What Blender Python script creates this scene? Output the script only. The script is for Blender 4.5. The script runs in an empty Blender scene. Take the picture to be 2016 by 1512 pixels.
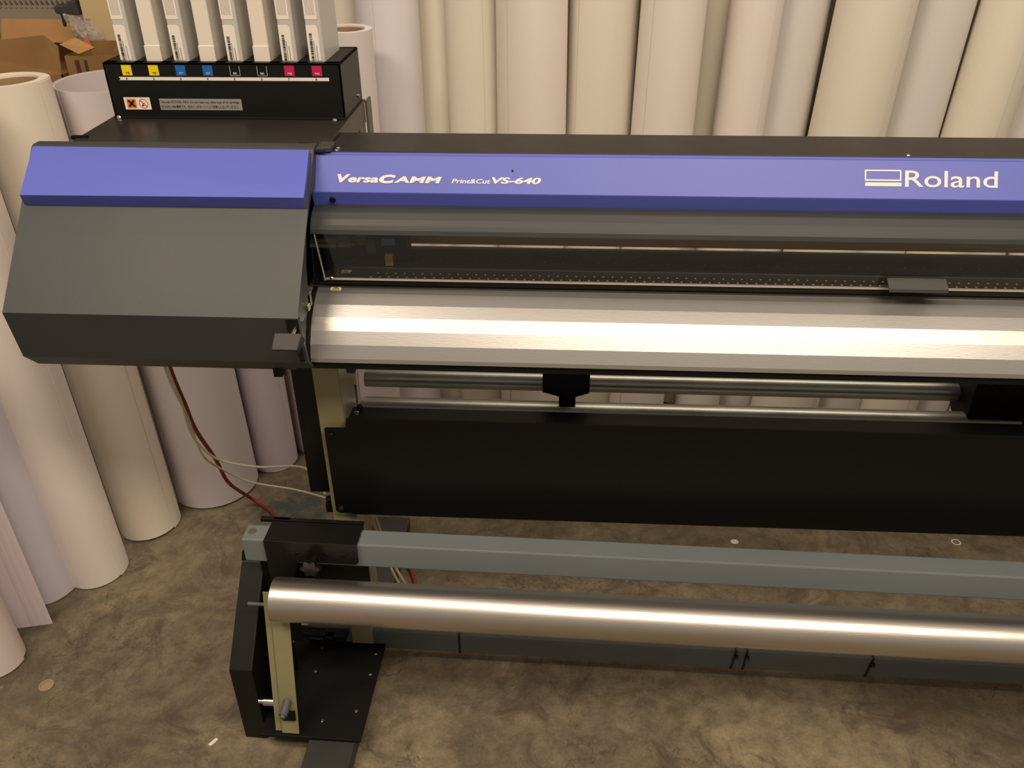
import bpy, bmesh, math, random
from mathutils import Vector, Matrix
random.seed(7)
S = bpy.context.scene
COL = S.collection

# ------------------------------------------------------------------ camera
cam_d = bpy.data.cameras.new('camera'); cam = bpy.data.objects.new('camera', cam_d); COL.objects.link(cam)
cam_d.sensor_width = 36; cam_d.lens = 36 * 1720 / 2016; cam_d.clip_start = .01
P, YW, RO = [math.radians(a) for a in (31.6996, 3.788, -0.5908)]
F = Vector((-math.sin(YW) * math.cos(P), math.cos(YW) * math.cos(P), -math.sin(P)))
R0 = Vector((math.cos(YW), math.sin(YW), 0)); U0 = R0.cross(F)
RT = R0 * math.cos(RO) + U0 * math.sin(RO); UP = -R0 * math.sin(RO) + U0 * math.cos(RO)
cam.matrix_world = Matrix(((RT.x, UP.x, -F.x, 0), (RT.y, UP.y, -F.y, 0), (RT.z, UP.z, -F.z, 1.67), (0, 0, 0, 1)))
S.camera = cam

# ------------------------------------------------------------------ world, lamps, exposure
w = bpy.data.worlds.new('world'); S.world = w; w.use_nodes = True
w.node_tree.nodes['Background'].inputs[0].default_value = (1.0, .86, .70, 1)
w.node_tree.nodes['Background'].inputs[1].default_value = .30
def area(name, loc, sx, sy, power, col, target=None):
    l = bpy.data.lights.new(name, 'AREA'); l.shape = 'RECTANGLE'; l.size = sx; l.size_y = sy; l.energy = power; l.color = col
    o = bpy.data.objects.new(name, l); COL.objects.link(o); o.location = loc
    if target: o.rotation_euler = (Vector(target) - Vector(loc)).to_track_quat('-Z', 'Y').to_euler()
    return o
WARM = (1.0, .84, .66)
area('ceiling_lamp_front', (.95, -.60, 3.5), 2.3, .7, 112, WARM)
area('ceiling_lamp_left', (-1.5, .2, 3.5), 1.3, .4, 52, WARM)
area('ceiling_lamp_rear', (.8, 2.35, 3.5), 2.4, .4, 30, WARM)
S.view_settings.view_transform = 'Standard'; S.view_settings.look = 'None'
S.view_settings.exposure = 0.0; S.view_settings.gamma = 1.0; S.view_settings.use_curve_mapping = False

# ------------------------------------------------------------------ materials
def lin(c):
    return tuple(((v / 255) / 12.92 if v / 255 <= .04045 else ((v / 255 + .055) / 1.055) ** 2.4) for v in c) + (1,)
MATS = {}
def mat(name, rgb, rough=.5, metal=0, noise=0, nscale=20, bump=0, bscale=200, spec=.5, coat=0, stretch=None, rvar=0):
    if name in MATS: return MATS[name]
    m = bpy.data.materials.new(name); m.use_nodes = True; n = m.node_tree; b = n.nodes['Principled BSDF']
    c = lin(rgb); b.inputs['Base Color'].default_value = c; b.inputs['Roughness'].default_value = rough
    b.inputs['Metallic'].default_value = metal; b.inputs['Specular IOR Level'].default_value = spec
    b.inputs['Coat Weight'].default_value = coat
    tc = n.nodes.new('ShaderNodeTexCoord'); mp = n.nodes.new('ShaderNodeMapping'); n.links.new(tc.outputs['Object'], mp.inputs[0])
    if stretch: mp.inputs['Scale'].default_value = stretch
    if noise or rvar:
        t = n.nodes.new('ShaderNodeTexNoise'); t.inputs['Scale'].default_value = nscale; t.inputs['Detail'].default_value = 5
        n.links.new(mp.outputs[0], t.inputs[0])
        if noise:
            r = n.nodes.new('ShaderNodeMapRange'); r.inputs[1].default_value = .3; r.inputs[2].default_value = .7
            r.inputs[3].default_value = 1 - noise; r.inputs[4].default_value = 1 + noise * .5; n.links.new(t.outputs[0], r.inputs[0])
            v = n.nodes.new('ShaderNodeVectorMath'); v.operation = 'SCALE'; v.inputs[0].default_value = c[:3]
            n.links.new(r.outputs[0], v.inputs['Scale']); n.links.new(v.outputs[0], b.inputs['Base Color'])
        if rvar:
            r = n.nodes.new('ShaderNodeMapRange'); r.inputs[3].default_value = max(.02, rough - rvar); r.inputs[4].default_value = rough + rvar
            n.links.new(t.outputs[0], r.inputs[0]); n.links.new(r.outputs[0], b.inputs['Roughness'])
    if bump:
        t = n.nodes.new('ShaderNodeTexNoise'); t.inputs['Scale'].default_value = bscale; t.inputs['Detail'].default_value = 3
        n.links.new(mp.outputs[0], t.inputs[0]); bp = n.nodes.new('ShaderNodeBump'); bp.inputs['Strength'].default_value = bump
        bp.inputs['Distance'].default_value = .002; n.links.new(t.outputs[0], bp.inputs['Height']); n.links.new(bp.outputs[0], b.inputs['Normal'])
    MATS[name] = m; return m
M_black = mat('black_powder_coat', (19, 18, 17), .42, spec=.3, noise=.15, nscale=8, bump=.05, bscale=900)
M_matt = mat('black_matt_paint', (11, 11, 11), .6, spec=.25)
M_blackbrown = mat('black_sheet_metal', (40, 37, 35), .38, bump=.04, bscale=900, rvar=.05)
M_grey = mat('dark_grey_plastic', (54, 56, 56), .5, noise=.12, nscale=5, bump=.06, bscale=1200, rvar=.06)
M_blue = mat('blue_gloss_plastic', (86, 96, 188), .44, noise=.04, nscale=3, bump=.03, bscale=1200)
M_silver = mat('brushed_silver_paint', (190, 187, 184), .36, .8, bump=.06, bscale=700, stretch=(.1, 1, 1))
M_roller = mat('brushed_aluminium', (206, 199, 192), .37, 1, bump=.06, bscale=500, stretch=(.06, 1, 1), rvar=.03, nscale=30)
M_galv = mat('galvanised_steel', (176, 176, 168), .36, .75, noise=.2, nscale=25, bump=.12, bscale=80, stretch=(.25, 1, 1), rvar=.1)
M_beige = mat('beige_painted_steel', (138, 132, 98), .5, noise=.08, nscale=12)
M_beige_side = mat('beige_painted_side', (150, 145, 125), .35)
M_beam = mat('blue_grey_painted_steel', (110, 117, 119), .42, noise=.1, nscale=6, stretch=(.4, 1, 1), rvar=.08)
M_dkbeam = mat('dark_grey_painted_steel', (82, 84, 84), .5, noise=.12, nscale=9)
M_chrome = mat('steel_screw', (205, 200, 190), .22, 1)
M_white = mat('white_print', (225, 222, 212), .5)
M_label = mat('white_label', (232, 224, 212), .55)
M_labtext = mat('dark_print', (30, 28, 26), .6)
M_labgrey = mat('grey_print', (150, 142, 134), .6)
M_yel = mat('yellow_print', (232, 208, 10), .5); M_cya = mat('blue_print', (20, 100, 180), .5)
M_mag = mat('magenta_print', (190, 20, 85), .5); M_ora = mat('orange_print', (230, 120, 30), .5); M_red = mat('red_print', (200, 30, 40), .5)
M_silv = mat('silver_label', (160, 158, 154), .4, .3)
M_cart = mat('white_cartridge_plastic', (226, 216, 202), .45, bump=.08, bscale=600)
M_cartg = mat('translucent_grey_plastic', (192, 188, 182), .35)
M_card = mat('cardboard', (178, 134, 84), .8, noise=.1, nscale=14, bump=.1, bscale=90)
M_card2 = mat('brown_cardboard', (142, 106, 62), .85, noise=.14, nscale=10, bump=.1, bscale=90)
M_core = mat('paper_core', (160, 130, 98), .85, noise=.15, nscale=30)
M_redc = mat('red_rubber', (128, 40, 26), .55); M_whc = mat('cream_rubber', (205, 196, 172), .45)
M_plat = mat('dark_platen_metal', (74, 70, 66), .42, .3, noise=.1, nscale=10)
M_hole = mat('bright_hole', (215, 212, 205), .4); M_brown = mat('brown_metal', (190, 158, 104), .5)
M_tie = mat('black_nylon', (10, 10, 10), .4)
M_paper = mat('white_scrap_paper', (222, 216, 200), .7)
def roll_mat(k, rgb):
    return mat('vinyl_' + k, rgb, .5, noise=.025, nscale=4, bump=.05, bscale=350, stretch=(1, 1, .25))
def glass_mat():
    m = bpy.data.materials.new('smoky_clear_plastic'); m.use_nodes = True; n = m.node_tree; n.nodes.clear()
    out = n.nodes.new('ShaderNodeOutputMaterial'); mx = n.nodes.new('ShaderNodeMixShader'); fr = n.nodes.new('ShaderNodeFresnel'); fr.inputs[0].default_value = 1.45
    tr = n.nodes.new('ShaderNodeBsdfTransparent'); tr.inputs[0].default_value = (.95, .94, .90, 1)
    gl = n.nodes.new('ShaderNodeBsdfGlossy'); gl.inputs['Roughness'].default_value = .06; gl.inputs[0].default_value = (.9, .9, .9, 1)
    n.links.new(fr.outputs[0], mx.inputs[0]); n.links.new(tr.outputs[0], mx.inputs[1]); n.links.new(gl.outputs[0], mx.inputs[2]); n.links.new(mx.outputs[0], out.inputs[0])
    return m
M_glass = glass_mat()
def bag_mat():
    m = bpy.data.materials.new('clear_polythene'); m.use_nodes = True; n = m.node_tree; n.nodes.clear()
    out = n.nodes.new('ShaderNodeOutputMaterial'); mx = n.nodes.new('ShaderNodeMixShader'); mx.inputs[0].default_value = .38
    tr = n.nodes.new('ShaderNodeBsdfTransparent'); tr.inputs[0].default_value = (.9, .88, .86, 1)
    gl = n.nodes.new('ShaderNodeBsdfPrincipled'); gl.inputs['Roughness'].default_value = .25; gl.inputs['Base Color'].default_value = lin((190, 178, 168))
    n.links.new(tr.outputs[0], mx.inputs[1]); n.links.new(gl.outputs[0], mx.inputs[2]); n.links.new(mx.outputs[0], out.inputs[0])
    return m
M_bag = bag_mat()

def floor_mat():
    m = bpy.data.materials.new('worn_concrete'); m.use_nodes = True; n = m.node_tree; b = n.nodes['Principled BSDF']
    tc = n.nodes.new('ShaderNodeTexCoord'); L = n.links
    def noise(scale, det=6, rough=.6, dist=0, mapping=None):
        t = n.nodes.new('ShaderNodeTexNoise'); t.inputs['Scale'].default_value = scale; t.inputs['Detail'].default_value = det
        t.inputs['Roughness'].default_value = rough; t.inputs['Distortion'].default_value = dist
        if mapping:
            mp = n.nodes.new('ShaderNodeMapping'); mp.inputs['Location'].default_value = mapping; L.new(tc.outputs['Object'], mp.inputs[0]); L.new(mp.outputs[0], t.inputs[0])
        else: L.new(tc.outputs['Object'], t.inputs[0])
        return t.outputs[0]
    def ramp(src, stops):
        r = n.nodes.new('ShaderNodeValToRGB'); L.new(src, r.inputs[0]); e = r.color_ramp.elements
        e[0].position = stops[0][0]; e[0].color = stops[0][1]; e[1].position = stops[-1][0]; e[1].color = stops[-1][1]
        for p, c in stops[1:-1]:
            x = e.new(p); x.color = c
        return r.outputs[0]
    def mix(fac, a, c, mode='MIX'):
        x = n.nodes.new('ShaderNodeMix'); x.data_type = 'RGBA'; x.blend_type = mode
        if hasattr(fac, 'links'): L.new(fac, x.inputs[0])
        else: x.inputs[0].default_value = fac
        for s, i in ((a, 6), (c, 7)):
            if hasattr(s, 'links'): L.new(s, x.inputs[i])
            else: x.inputs[i].default_value = s
        return x.outputs[2]
    g = lambda v: (v, v, v, 1)
    base = ramp(noise(2.6, 8, .62, .6), [(.28, lin((84, 74, 58))), (.5, lin((114, 102, 82))), (.72, lin((146, 132, 106)))])
    fine = ramp(noise(22, 8, .7), [(.3, g(.58)), (.7, g(1.25))]); c = mix(1.0, base, fine, 'MULTIPLY')
    c = mix(1.0, c, ramp(noise(140, 4, .7), [(.3, g(.8)), (.7, g(1.15))]), 'MULTIPLY')
    dark = ramp(noise(7, 7, .7, 1.2, (3, 1, 0)), [(.52, g(0)), (.66, g(.9))]); c = mix(dark, c, lin((80, 66, 52)))
    lite = ramp(noise(9, 9, .75, 1.5, (8, 2, 0)), [(.66, g(0)), (.72, g(1))]); c = mix(lite, c, lin((160, 148, 126)))
    # cracks: a thin line where a warped noise crosses its middle
    ma = n.nodes.new('ShaderNodeMath'); ma.operation = 'SUBTRACT'; ma.inputs[1].default_value = .5; L.new(noise(1.7, 7, .62, .3, (1.7, 5, 0)), ma.inputs[0])
    mb = n.nodes.new('ShaderNodeMath'); mb.operation = 'ABSOLUTE'; L.new(ma.outputs[0], mb.inputs[0])
    crack = ramp(mb.outputs[0], [(0, g(.6)), (.0035, g(0))]); c = mix(crack, c, lin((58, 48, 38)))
    # spilled blue paint, at its own place on the floor
    ds = n.nodes.new('ShaderNodeVectorMath'); ds.operation = 'DISTANCE'; L.new(tc.outputs['Object'], ds.inputs[0]); ds.inputs[1].default_value = (-.77, 1.97, 0)
    r1 = n.nodes.new('ShaderNodeMapRange'); L.new(ds.outputs['Value'], r1.inputs[0]); r1.inputs[1].default_value = .06; r1.inputs[2].default_value = .30; r1.inputs[3].default_value = .16; r1.inputs[4].default_value = -.30
    ad = n.nodes.new('ShaderNodeMath'); ad.operation = 'ADD'; L.new(r1.outputs[0], ad.inputs[0]); L.new(noise(11, 9, .75, .8, (4, 4, 0)), ad.inputs[1])
    paint = ramp(ad.outputs[0], [(.52, g(0)), (.66, g(.75))]); c = mix(paint, c, lin((40, 66, 68)))
    L.new(c, b.inputs['Base Color']); b.inputs['Roughness'].default_value = .75
    bp = n.nodes.new('ShaderNodeBump'); bp.inputs['Strength'].default_value = .35; bp.inputs['Distance'].default_value = .004
    L.new(noise(40, 8, .7), bp.inputs['Height']); L.new(bp.outputs[0], b.inputs['Normal'])
    return m

# ------------------------------------------------------------------ mesh helpers (all build in world coordinates)
class MB:
    def __init__(s): s.bm = bmesh.new(); s.mi = 0
    def _tag(s, faces):
        for f in faces: f.material_index = s.mi
    def mat(s, i): s.mi = i; return s
    def poly(s, pts):
        f = s.bm.faces.new([s.bm.verts.new(p) for p in pts]); s._tag([f]); return f
    def hull(s, a, b):
        va = [s.bm.verts.new(p) for p in a]; vb = [s.bm.verts.new(p) for p in b]; n = len(a)
        fs = [s.bm.faces.new(va[::-1]), s.bm.faces.new(vb)] + [s.bm.faces.new((va[i], va[(i + 1) % n], vb[(i + 1) % n], vb[i])) for i in range(n)]
        s._tag(fs); return va + vb
    def px(s, prof, x0, x1, s0=0, s1=0):      # (y,z) outline extruded along x
        return s.hull([(x0, y, z) for y, z in prof], [(x1, y, z) for y, z in prof])
    def py(s, prof, y0, y1): return s.hull([(x, y0, z) for x, z in prof], [(x, y1, z) for x, z in prof])
    def pz(s, prof, z0, z1): return s.hull([(x, y, z0) for x, y in prof], [(x, y, z1) for x, y in prof])
    def box(s, x0, x1, y0, y1, z0, z1): return s.pz([(x0, y0), (x1, y0), (x1, y1), (x0, y1)], z0, z1)
    def strip(s, pts, th, x0, x1):            # sheet metal: open (y,z) line with a thickness, extruded along x
        inner = []
        for i, p in enumerate(pts):
            a = Vector(pts[max(i - 1, 0)]); b = Vector(pts[min(i + 1, len(pts) - 1)]); t = (b - a).normalized(); inner.append((p[0] - t.y * th, p[1] + t.x * th))
        for i in range(len(pts) - 1):
            s.px([pts[i], pts[i + 1], inner[i + 1], inner[i]], x0, x1)
        return s
    def cyl(s, a, b, r, r2=None, n=32, caps=True):
        a = Vector(a); b = Vector(b); d = (b - a).normalized(); u = d.orthogonal().normalized(); v = d.cross(u); r2 = r if r2 is None else r2
        ra = [a + (u * math.cos(t) + v * math.sin(t)) * r for t in [2 * math.pi * i / n for i in range(n)]]
        rb = [b + (u * math.cos(t) + v * math.sin(t)) * r2 for t in [2 * math.pi * i / n for i in range(n)]]
        va = [s.bm.verts.new(p) for p in ra]; vb = [s.bm.verts.new(p) for p in rb]
        fs = [s.bm.faces.new((va[i], va[(i + 1) % n], vb[(i + 1) % n], vb[i])) for i in range(n)]
        if caps: fs += [s.bm.faces.new(va[::-1]), s.bm.faces.new(vb)]
        s._tag(fs); return s
    def ring(s, a, b, ro, ri, n=48, spiral=0):    # hollow tube
        a = Vector(a); b = Vector(b); d = (b - a).normalized(); u = d.orthogonal().normalized(); v = d.cross(u); V = []
        for p, r in ((a, ro), (b, ro), (b, ri), (a, ri)):
            V.append([s.bm.verts.new(p + (u * math.cos(2 * math.pi * i / n) + v * math.sin(2 * math.pi * i / n)) * r) for i in range(n)])
        fs = []
        for k in range(4):
            A = V[k]; B = V[(k + 1) % 4]
            fs += [s.bm.faces.new((A[i], A[(i + 1) % n], B[(i + 1) % n], B[i])) for i in range(n)]
        s._tag(fs); return s
    def tube(s, pts, r, n=10):
        pts = smooth(pts); prev = None; u = None
        for i, p in enumerate(pts):
            t = (pts[min(i + 1, len(pts) - 1)] - pts[max(i - 1, 0)]).normalized()
            u = t.orthogonal().normalized() if u is None else (u - t * u.dot(t)).normalized(); v = t.cross(u)
            ring = [s.bm.verts.new(p + (u * math.cos(a) + v * math.sin(a)) * r) for a in [2 * math.pi * k / n for k in range(n)]]
            if prev: s._tag([s.bm.faces.new((prev[k], prev[(k + 1) % n], ring[(k + 1) % n], ring[k])) for k in range(n)])
            else: s._tag([s.bm.faces.new(ring[::-1])])
            prev = ring
        s._tag([s.bm.faces.new(prev)]); return s
def smooth(pts, k=8):
    P = [Vector(p) for p in pts]; out = []
    for i in range(len(P) - 1):
        p0 = P[max(i - 1, 0)]; p1 = P[i]; p2 = P[i + 1]; p3 = P[min(i + 2, len(P) - 1)]
        for j in range(k):
            t = j / k; out.append(.5 * ((2 * p1) + (p2 - p0) * t + (2 * p0 - 5 * p1 + 4 * p2 - p3) * t * t + (3 * p1 - p0 - 3 * p2 + p3) * t ** 3))
    out.append(P[-1]); return out
def pivot(o):      # accumulated world offset of a parent (parents carry no scale; rotation is set at the very end)
    v = Vector((0, 0, 0))
    while o: v += o.location; o = o.parent
    return v
def obj(name, mb, mats, parent=None, bevel=0, label=None, sm=False):
    bm = mb.bm if isinstance(mb, MB) else mb
    bmesh.ops.recalc_face_normals(bm, faces=bm.faces)
    me = bpy.data.meshes.new(name); vs = [v.co for v in bm.verts]
    lo = Vector([min(v[i] for v in vs) for i in range(3)]); hi = Vector([max(v[i] for v in vs) for i in range(3)])
    o0 = Vector(((lo.x + hi.x) / 2, (lo.y + hi.y) / 2, lo.z))
    bmesh.ops.translate(bm, verts=bm.verts, vec=-o0); bm.to_mesh(me); bm.free()
    for m in (mats if isinstance(mats, (list, tuple)) else [mats]): me.materials.append(m)
    o = bpy.data.objects.new(name, me); COL.objects.link(o)
    if parent: o.parent = parent
    o.location = o0 - pivot(parent)
    if sm:
        for p in me.polygons: p.use_smooth = True
        try: me.set_sharp_from_angle(angle=math.radians(35))
        except Exception: pass
    if bevel:
        b = o.modifiers.new('bevel', 'BEVEL'); b.width = bevel; b.segments = 2; b.limit_method = 'ANGLE'; b.angle_limit = math.radians(30); b.harden_normals = False
    if label: o['label'] = label
    return o
def tag(o, label, cat, group=None, kind=None):
    o['label'] = label; o['category'] = cat
    if group: o['group'] = group
    if kind: o['kind'] = kind
    return o
def thing(name, loc, label, cat, group=None):
    o = bpy.data.objects.new(name, None); COL.objects.link(o); o.location = loc; o.empty_display_size = .05
    return tag(o, label, cat, group)
def struct(o): o['kind'] = 'structure'; return o
def text_bm(body, size_w, size_h, origin, xd, yd, offset=0, shear=0, depth=.0004, spacing=1.0):
    """text fitted to size_w x size_h, lower left corner at origin, running along xd, up along yd"""
    cu = bpy.data.curves.new('lettering', 'FONT'); cu.body = body; cu.offset = offset; cu.shear = shear; cu.extrude = .02; cu.space_character = spacing; cu.resolution_u = 6
    to = bpy.data.objects.new('lettering_source', cu); COL.objects.link(to); bpy.context.view_layer.update()
    me = bpy.data.meshes.new_from_object(to.evaluated_get(bpy.context.evaluated_depsgraph_get())); bpy.data.objects.remove(to); bpy.data.curves.remove(cu)
    bm = bmesh.new(); bm.from_mesh(me); bpy.data.meshes.remove(me)
    xs = [v.co.x for v in bm.verts]; ys = [v.co.y for v in bm.verts]; x0, x1, y0, y1 = min(xs), max(xs), min(ys), max(ys)
    xd = Vector(xd).normalized(); yd = Vector(yd).normalized(); nd = xd.cross(yd); og = Vector(origin)
    for v in bm.verts:
        a = (v.co.x - x0) / (x1 - x0) * size_w; b = (v.co.y - y0) / (y1 - y0) * size_h; c = depth if v.co.z > 0 else 0
        v.co = og + xd * a + yd * b + nd * c
    return bm
def join(*bms):
    out = bmesh.new()
    for b, i in bms:
        me = bpy.data.meshes.new('t'); b.to_mesh(me); b.free(); k = len(out.faces); out.from_mesh(me); out.faces.ensure_lookup_table()
        for f in out.faces[k:]: f.material_index = i
        bpy.data.meshes.remove(me)
    return out
def screw(name, p, nrm, r, m, parent, h=.003):
    b = MB(); p = Vector(p); nrm = Vector(nrm).normalized(); b.cyl(p, p + nrm * h * .6, r, r * .95, 16); b.cyl(p + nrm * h * .6, p + nrm * h, r * .95, r * .45, 16)
    return obj(name, b, m, parent, sm=True)

# ------------------------------------------------------------------ the setting
b = MB(); b.box(-4, 4, -2.5, 3.1, -.05, 0); fl = struct(obj('floor', b, floor_mat())); fl.location = (0, 0, -.05)
# keep the object coordinates of the floor equal to room coordinates
me = fl.data; off = Vector((0, .3, 0)); [setattr(v, 'co', v.co + off) for v in me.vertices]; fl.location = (0, 0, -.05)
b = MB(); b.box(-4, 4, 3.0, 3.1, 0, 3.2); struct(obj('wall_back', b, mat('brown_wall', (120, 104, 84), .8, noise=.1, nscale=3)))

# ------------------------------------------------------------------ the printer
XR = 1.80                                       # right-hand end of the bed, outside the picture
pr = thing('wide_format_printer', (.4, 1.45, 0), 'long blue and dark grey wide-format printer with silver apron, standing on its stand', 'printer')
# blue front cover
b = MB(); b.strip([(1.4850, 1.2185), (1.4750, 1.2155), (1.4400, 1.1600), (1.4525, 1.1250)], .004, -.4415, XR)
cover = obj('front_cover', b, M_blue, pr, bevel=.001, label='long blue front cover')
n_up = Vector((0, .035, .0555)).normalized()
def onblue(x, s): return Vector((x, 1.44, 1.16)) + n_up * s + Vector((0, -.0555, .035)).normalized() * .0003
X1 = (1, 0, 0)
bm = join((text_bm('V', .0235, .0145, onblue(-.3955, .0172), X1, n_up, offset=.05, shear=.25), 0), (text_bm('ersa', .0530, .0092, onblue(-.3765, .0174), X1, n_up, offset=.035, shear=.25), 0),
    (text_bm('C', .0290, .0150, onblue(-.3225, .0166), X1, n_up, offset=.06, shear=.25), 0), (text_bm('AMM', .0830, .0112, onblue(-.2965, .0178), X1, n_up, offset=.04, shear=.2, spacing=1.05), 0))
obj('lettering', bm, M_white, cover, label='white italic product lettering')
obj('lettering', join((text_bm('Print&Cut', .067, .0078, onblue(-.1965, .0180), X1, n_up, offset=.022, shear=.2), 0)), M_white, cover)
obj('lettering', join((text_bm('VS-640', .0845, .0112, onblue(-.1273, .0182), X1, n_up, offset=.035, shear=.2), 0)), M_white, cover)
obj('lettering', join((text_bm('Roland', .1505, .0275, onblue(.5645, .0206), X1, n_up, offset=.006), 0)), M_white, cover, label='white maker name lettering')
b = MB()
def bluerect(x0, x1, s0, s1):
    a = [onblue(x0, s0), onblue(x1, s0), onblue(x1, s1), onblue(x0, s1)]; nn = Vector((0, -.0555, .035)).normalized() * .0004; b.hull(a, [p + nn for p in a])
bluerect(.4995, .5590, .0215, .0278)
bluerect(.4990, .5585, .0302, .0328); bluerect(.4985, .5580, .0466, .0490); bluerect(.4985, .5010, .0328, .0466); bluerect(.5560, .5585, .0328, .0466)
obj('emblem', b, M_white, cover, label='white keyboard-like outline emblem')
b = MB(); b.cyl((-.4055, 1.4425, 1.1455), (-.4055, 1.4405, 1.1450), .0055, .005, 20); obj('plug', b, M_matt, cover)
b = MB(); b.cyl(onblue(-.092, .0405), onblue(-.092, .0405) + Vector((0, -.0006, .0004)), .0018, n=10); obj('paint_chip', b, M_matt, cover)
# black top plate
b = MB(); b.box(-.4190, XR, 1.4822, 1.6000, 1.2150, 1.2190); b.box(-.4190, XR, 1.5960, 1.6000, 1.0200, 1.2150)
top = obj('top_plate', b, M_blackbrown, pr, bevel=.0008, label='black sheet metal top plate')
for p in ((-.4005, 1.4985, 1.219), (-.4003, 1.4860, 1.219), (.5718, 1.4865, 1.219)): screw('screw', p, (0, 0, 1), .0042, M_chrome, top)
# grey hood and its clear window
b = MB(); hood = [(1.4480, 1.1345), (1.4370, 1.1330), (1.4260, 1.1285), (1.4150, 1.1210), (1.4070, 1.1130), (1.4030, 1.1060), (1.4010, 1.0985)]
b.strip(hood, .003, -.4405, XR)
hd = obj('hood', b, M_grey, pr, label='dark grey curved hood of the window', sm=True)
b = MB(); b.strip([(1.4012, 1.0990), (1.3980, 1.0850), (1.3900, 1.0400), (1.3860, 1.0225)], .003, -.4400, XR); win = obj('window', b, M_glass, hd, label='clear smoky plastic window')
b = MB(); b.strip([(1.3868, 1.0235), (1.3855, 1.0195)], .004, -.4180, XR); obj('window_edge', b, mat('window_edge', (200, 196, 186), .3, .6), hd)
b = MB(); b.hull([(-.4335, 1.4000, 1.0980), (-.4320, 1.4000, 1.0980), (-.4185, 1.3850, 1.0195), (-.4205, 1.3850, 1.0195)], [(-.4335, 1.3975, 1.0975), (-.4320, 1.3975, 1.0975), (-.4185, 1.3825, 1.0195), (-.4205, 1.3825, 1.0195)]); obj('window_edge', b, mat('window_edge', (200, 196, 186)), hd)
b = MB(); b.px([(1.382, 1.0430), (1.379, 1.0435), (1.360, 1.0330), (1.3585, 1.0270), (1.3615, 1.0300), (1.381, 1.0420)], .5430, .6400); b.box(.55, .633, 1.376, 1.388, 1.030, 1.041)
obj('handle', b, M_grey, hd, bevel=.001, label='grey window grip')
b = MB(); b.strip([(1.438, 1.095), (1.402, 1.081), (1.398, 1.0745)], .009, -.4440, -.3980); b.box(-.402, -.378, 1.42, 1.45, 1.066, 1.088); b.box(-.380, -.3705, 1.425, 1.44, 1.080, 1.085); b.box(-.380, -.3705, 1.425, 1.44, 1.068, 1.073)
obj('hinge_arm', b, M_grey, hd, bevel=.001)
screw('screw', (-.4085, 1.3870, 1.0215), (0, -1, .3), .0035, M_chrome, hd)
# platen with suction holes, slots and ridges
b = MB(); b.box(-.4560, XR, 1.4010, 1.5900, .9880, 1.0000)
b.mat(1)
x = -.352; k = 0
while x < XR:
    if not (.572 < x < .655):
        b.cyl((x, 1.4425, .9998), (x, 1.4425, 1.0006), .0021, n=8)
        b.cyl((x + .010, 1.4590, .9998), (x + .010, 1.4590, 1.0006), .0018, n=8)
    x += .01655
x = -.40
while x < XR: b.cyl((x, 1.5200, .9998), (x, 1.5200, 1.0005), .0013, n=8); x += .0331
b.mat(2); b.box(-.425, XR, 1.4815, 1.4832, 1.0000, 1.0016)
b.mat(3); b.box(-.42, XR, 1.5040, 1.5110, 1.0000, 1.0030)
for sx in (-.351, -.0607, .1447, .3489, .6235, .83, 1.05): b.box(sx, sx + .073, 1.5460, 1.5510, 1.0000, 1.0055); b.box(sx - .003, sx + .076, 1.540, 1.556, 1.0, 1.0015)
pl = obj('platen', b, [M_plat, M_hole, M_chrome, mat('platen_ridge', (86, 82, 76), .35, .6)], pr)
def warn_label(x, y, z, n_dir, xd, sc, parent):
    b = MB(); xd = Vector(xd); up = Vector(n_dir).cross(xd); nn = Vector(n_dir).normalized(); o = Vector((x, y, z))
    def rp(pts, h): a = [o + xd * p[0] * sc + up * p[1] * sc + nn * h for p in pts]; b.hull(a, [q + nn * .0003 for q in a])
    rp([(-.009, -.006), (.009, -.006), (.009, .006), (-.009, .006)], .0002)
    b.mat(1); rp([(-.0065, -.0045), (.0065, -.0045), (0, .005)], .0005)
    b.mat(2); rp([(-.0048, -.0035), (.0048, -.0035), (0, .0037)], .0008)
    b.mat(1); rp([(-.0008, -.0026), (.0008, -.0026), (.0012, .0012), (-.0012, .0012)], .0011)
    return obj('warning_label', b, [M_label, M_labtext, M_yel], parent, label='white warning label with yellow triangle')
warn_label(-.4020, 1.4640, 1.0, (0, 0, 1), (1, 0, 0), 1.0, pl)
b = MB(); b.box(-.4560, XR, 1.5920, 1.5955, 1.0037, 1.1900); obj('inner_back_panel', b, M_brown, pr)
b = MB(); b.box(-.3500, -.2920, 1.495, 1.545, 1.0050, 1.0650)
cg = obj('cutting_carriage', b, M_matt, pr, bevel=.002)
b = MB(); b.box(-.3380, -.3120, 1.489, 1.496, 1.0420, 1.0560); obj('carriage_badge', b, M_blue, cg, bevel=.001)
b = MB(); b.box(-.3330, -.3180, 1.487, 1.497, 1.0020, 1.0260); obj('blade_holder', b, M_brown, cg, bevel=.001)
b = MB(); b.box(-.3690, -.3490, 1.500, 1.530, 1.0200, 1.0480); obj('cable_clamp', b, M_dkbeam, cg, bevel=.001)
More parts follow.
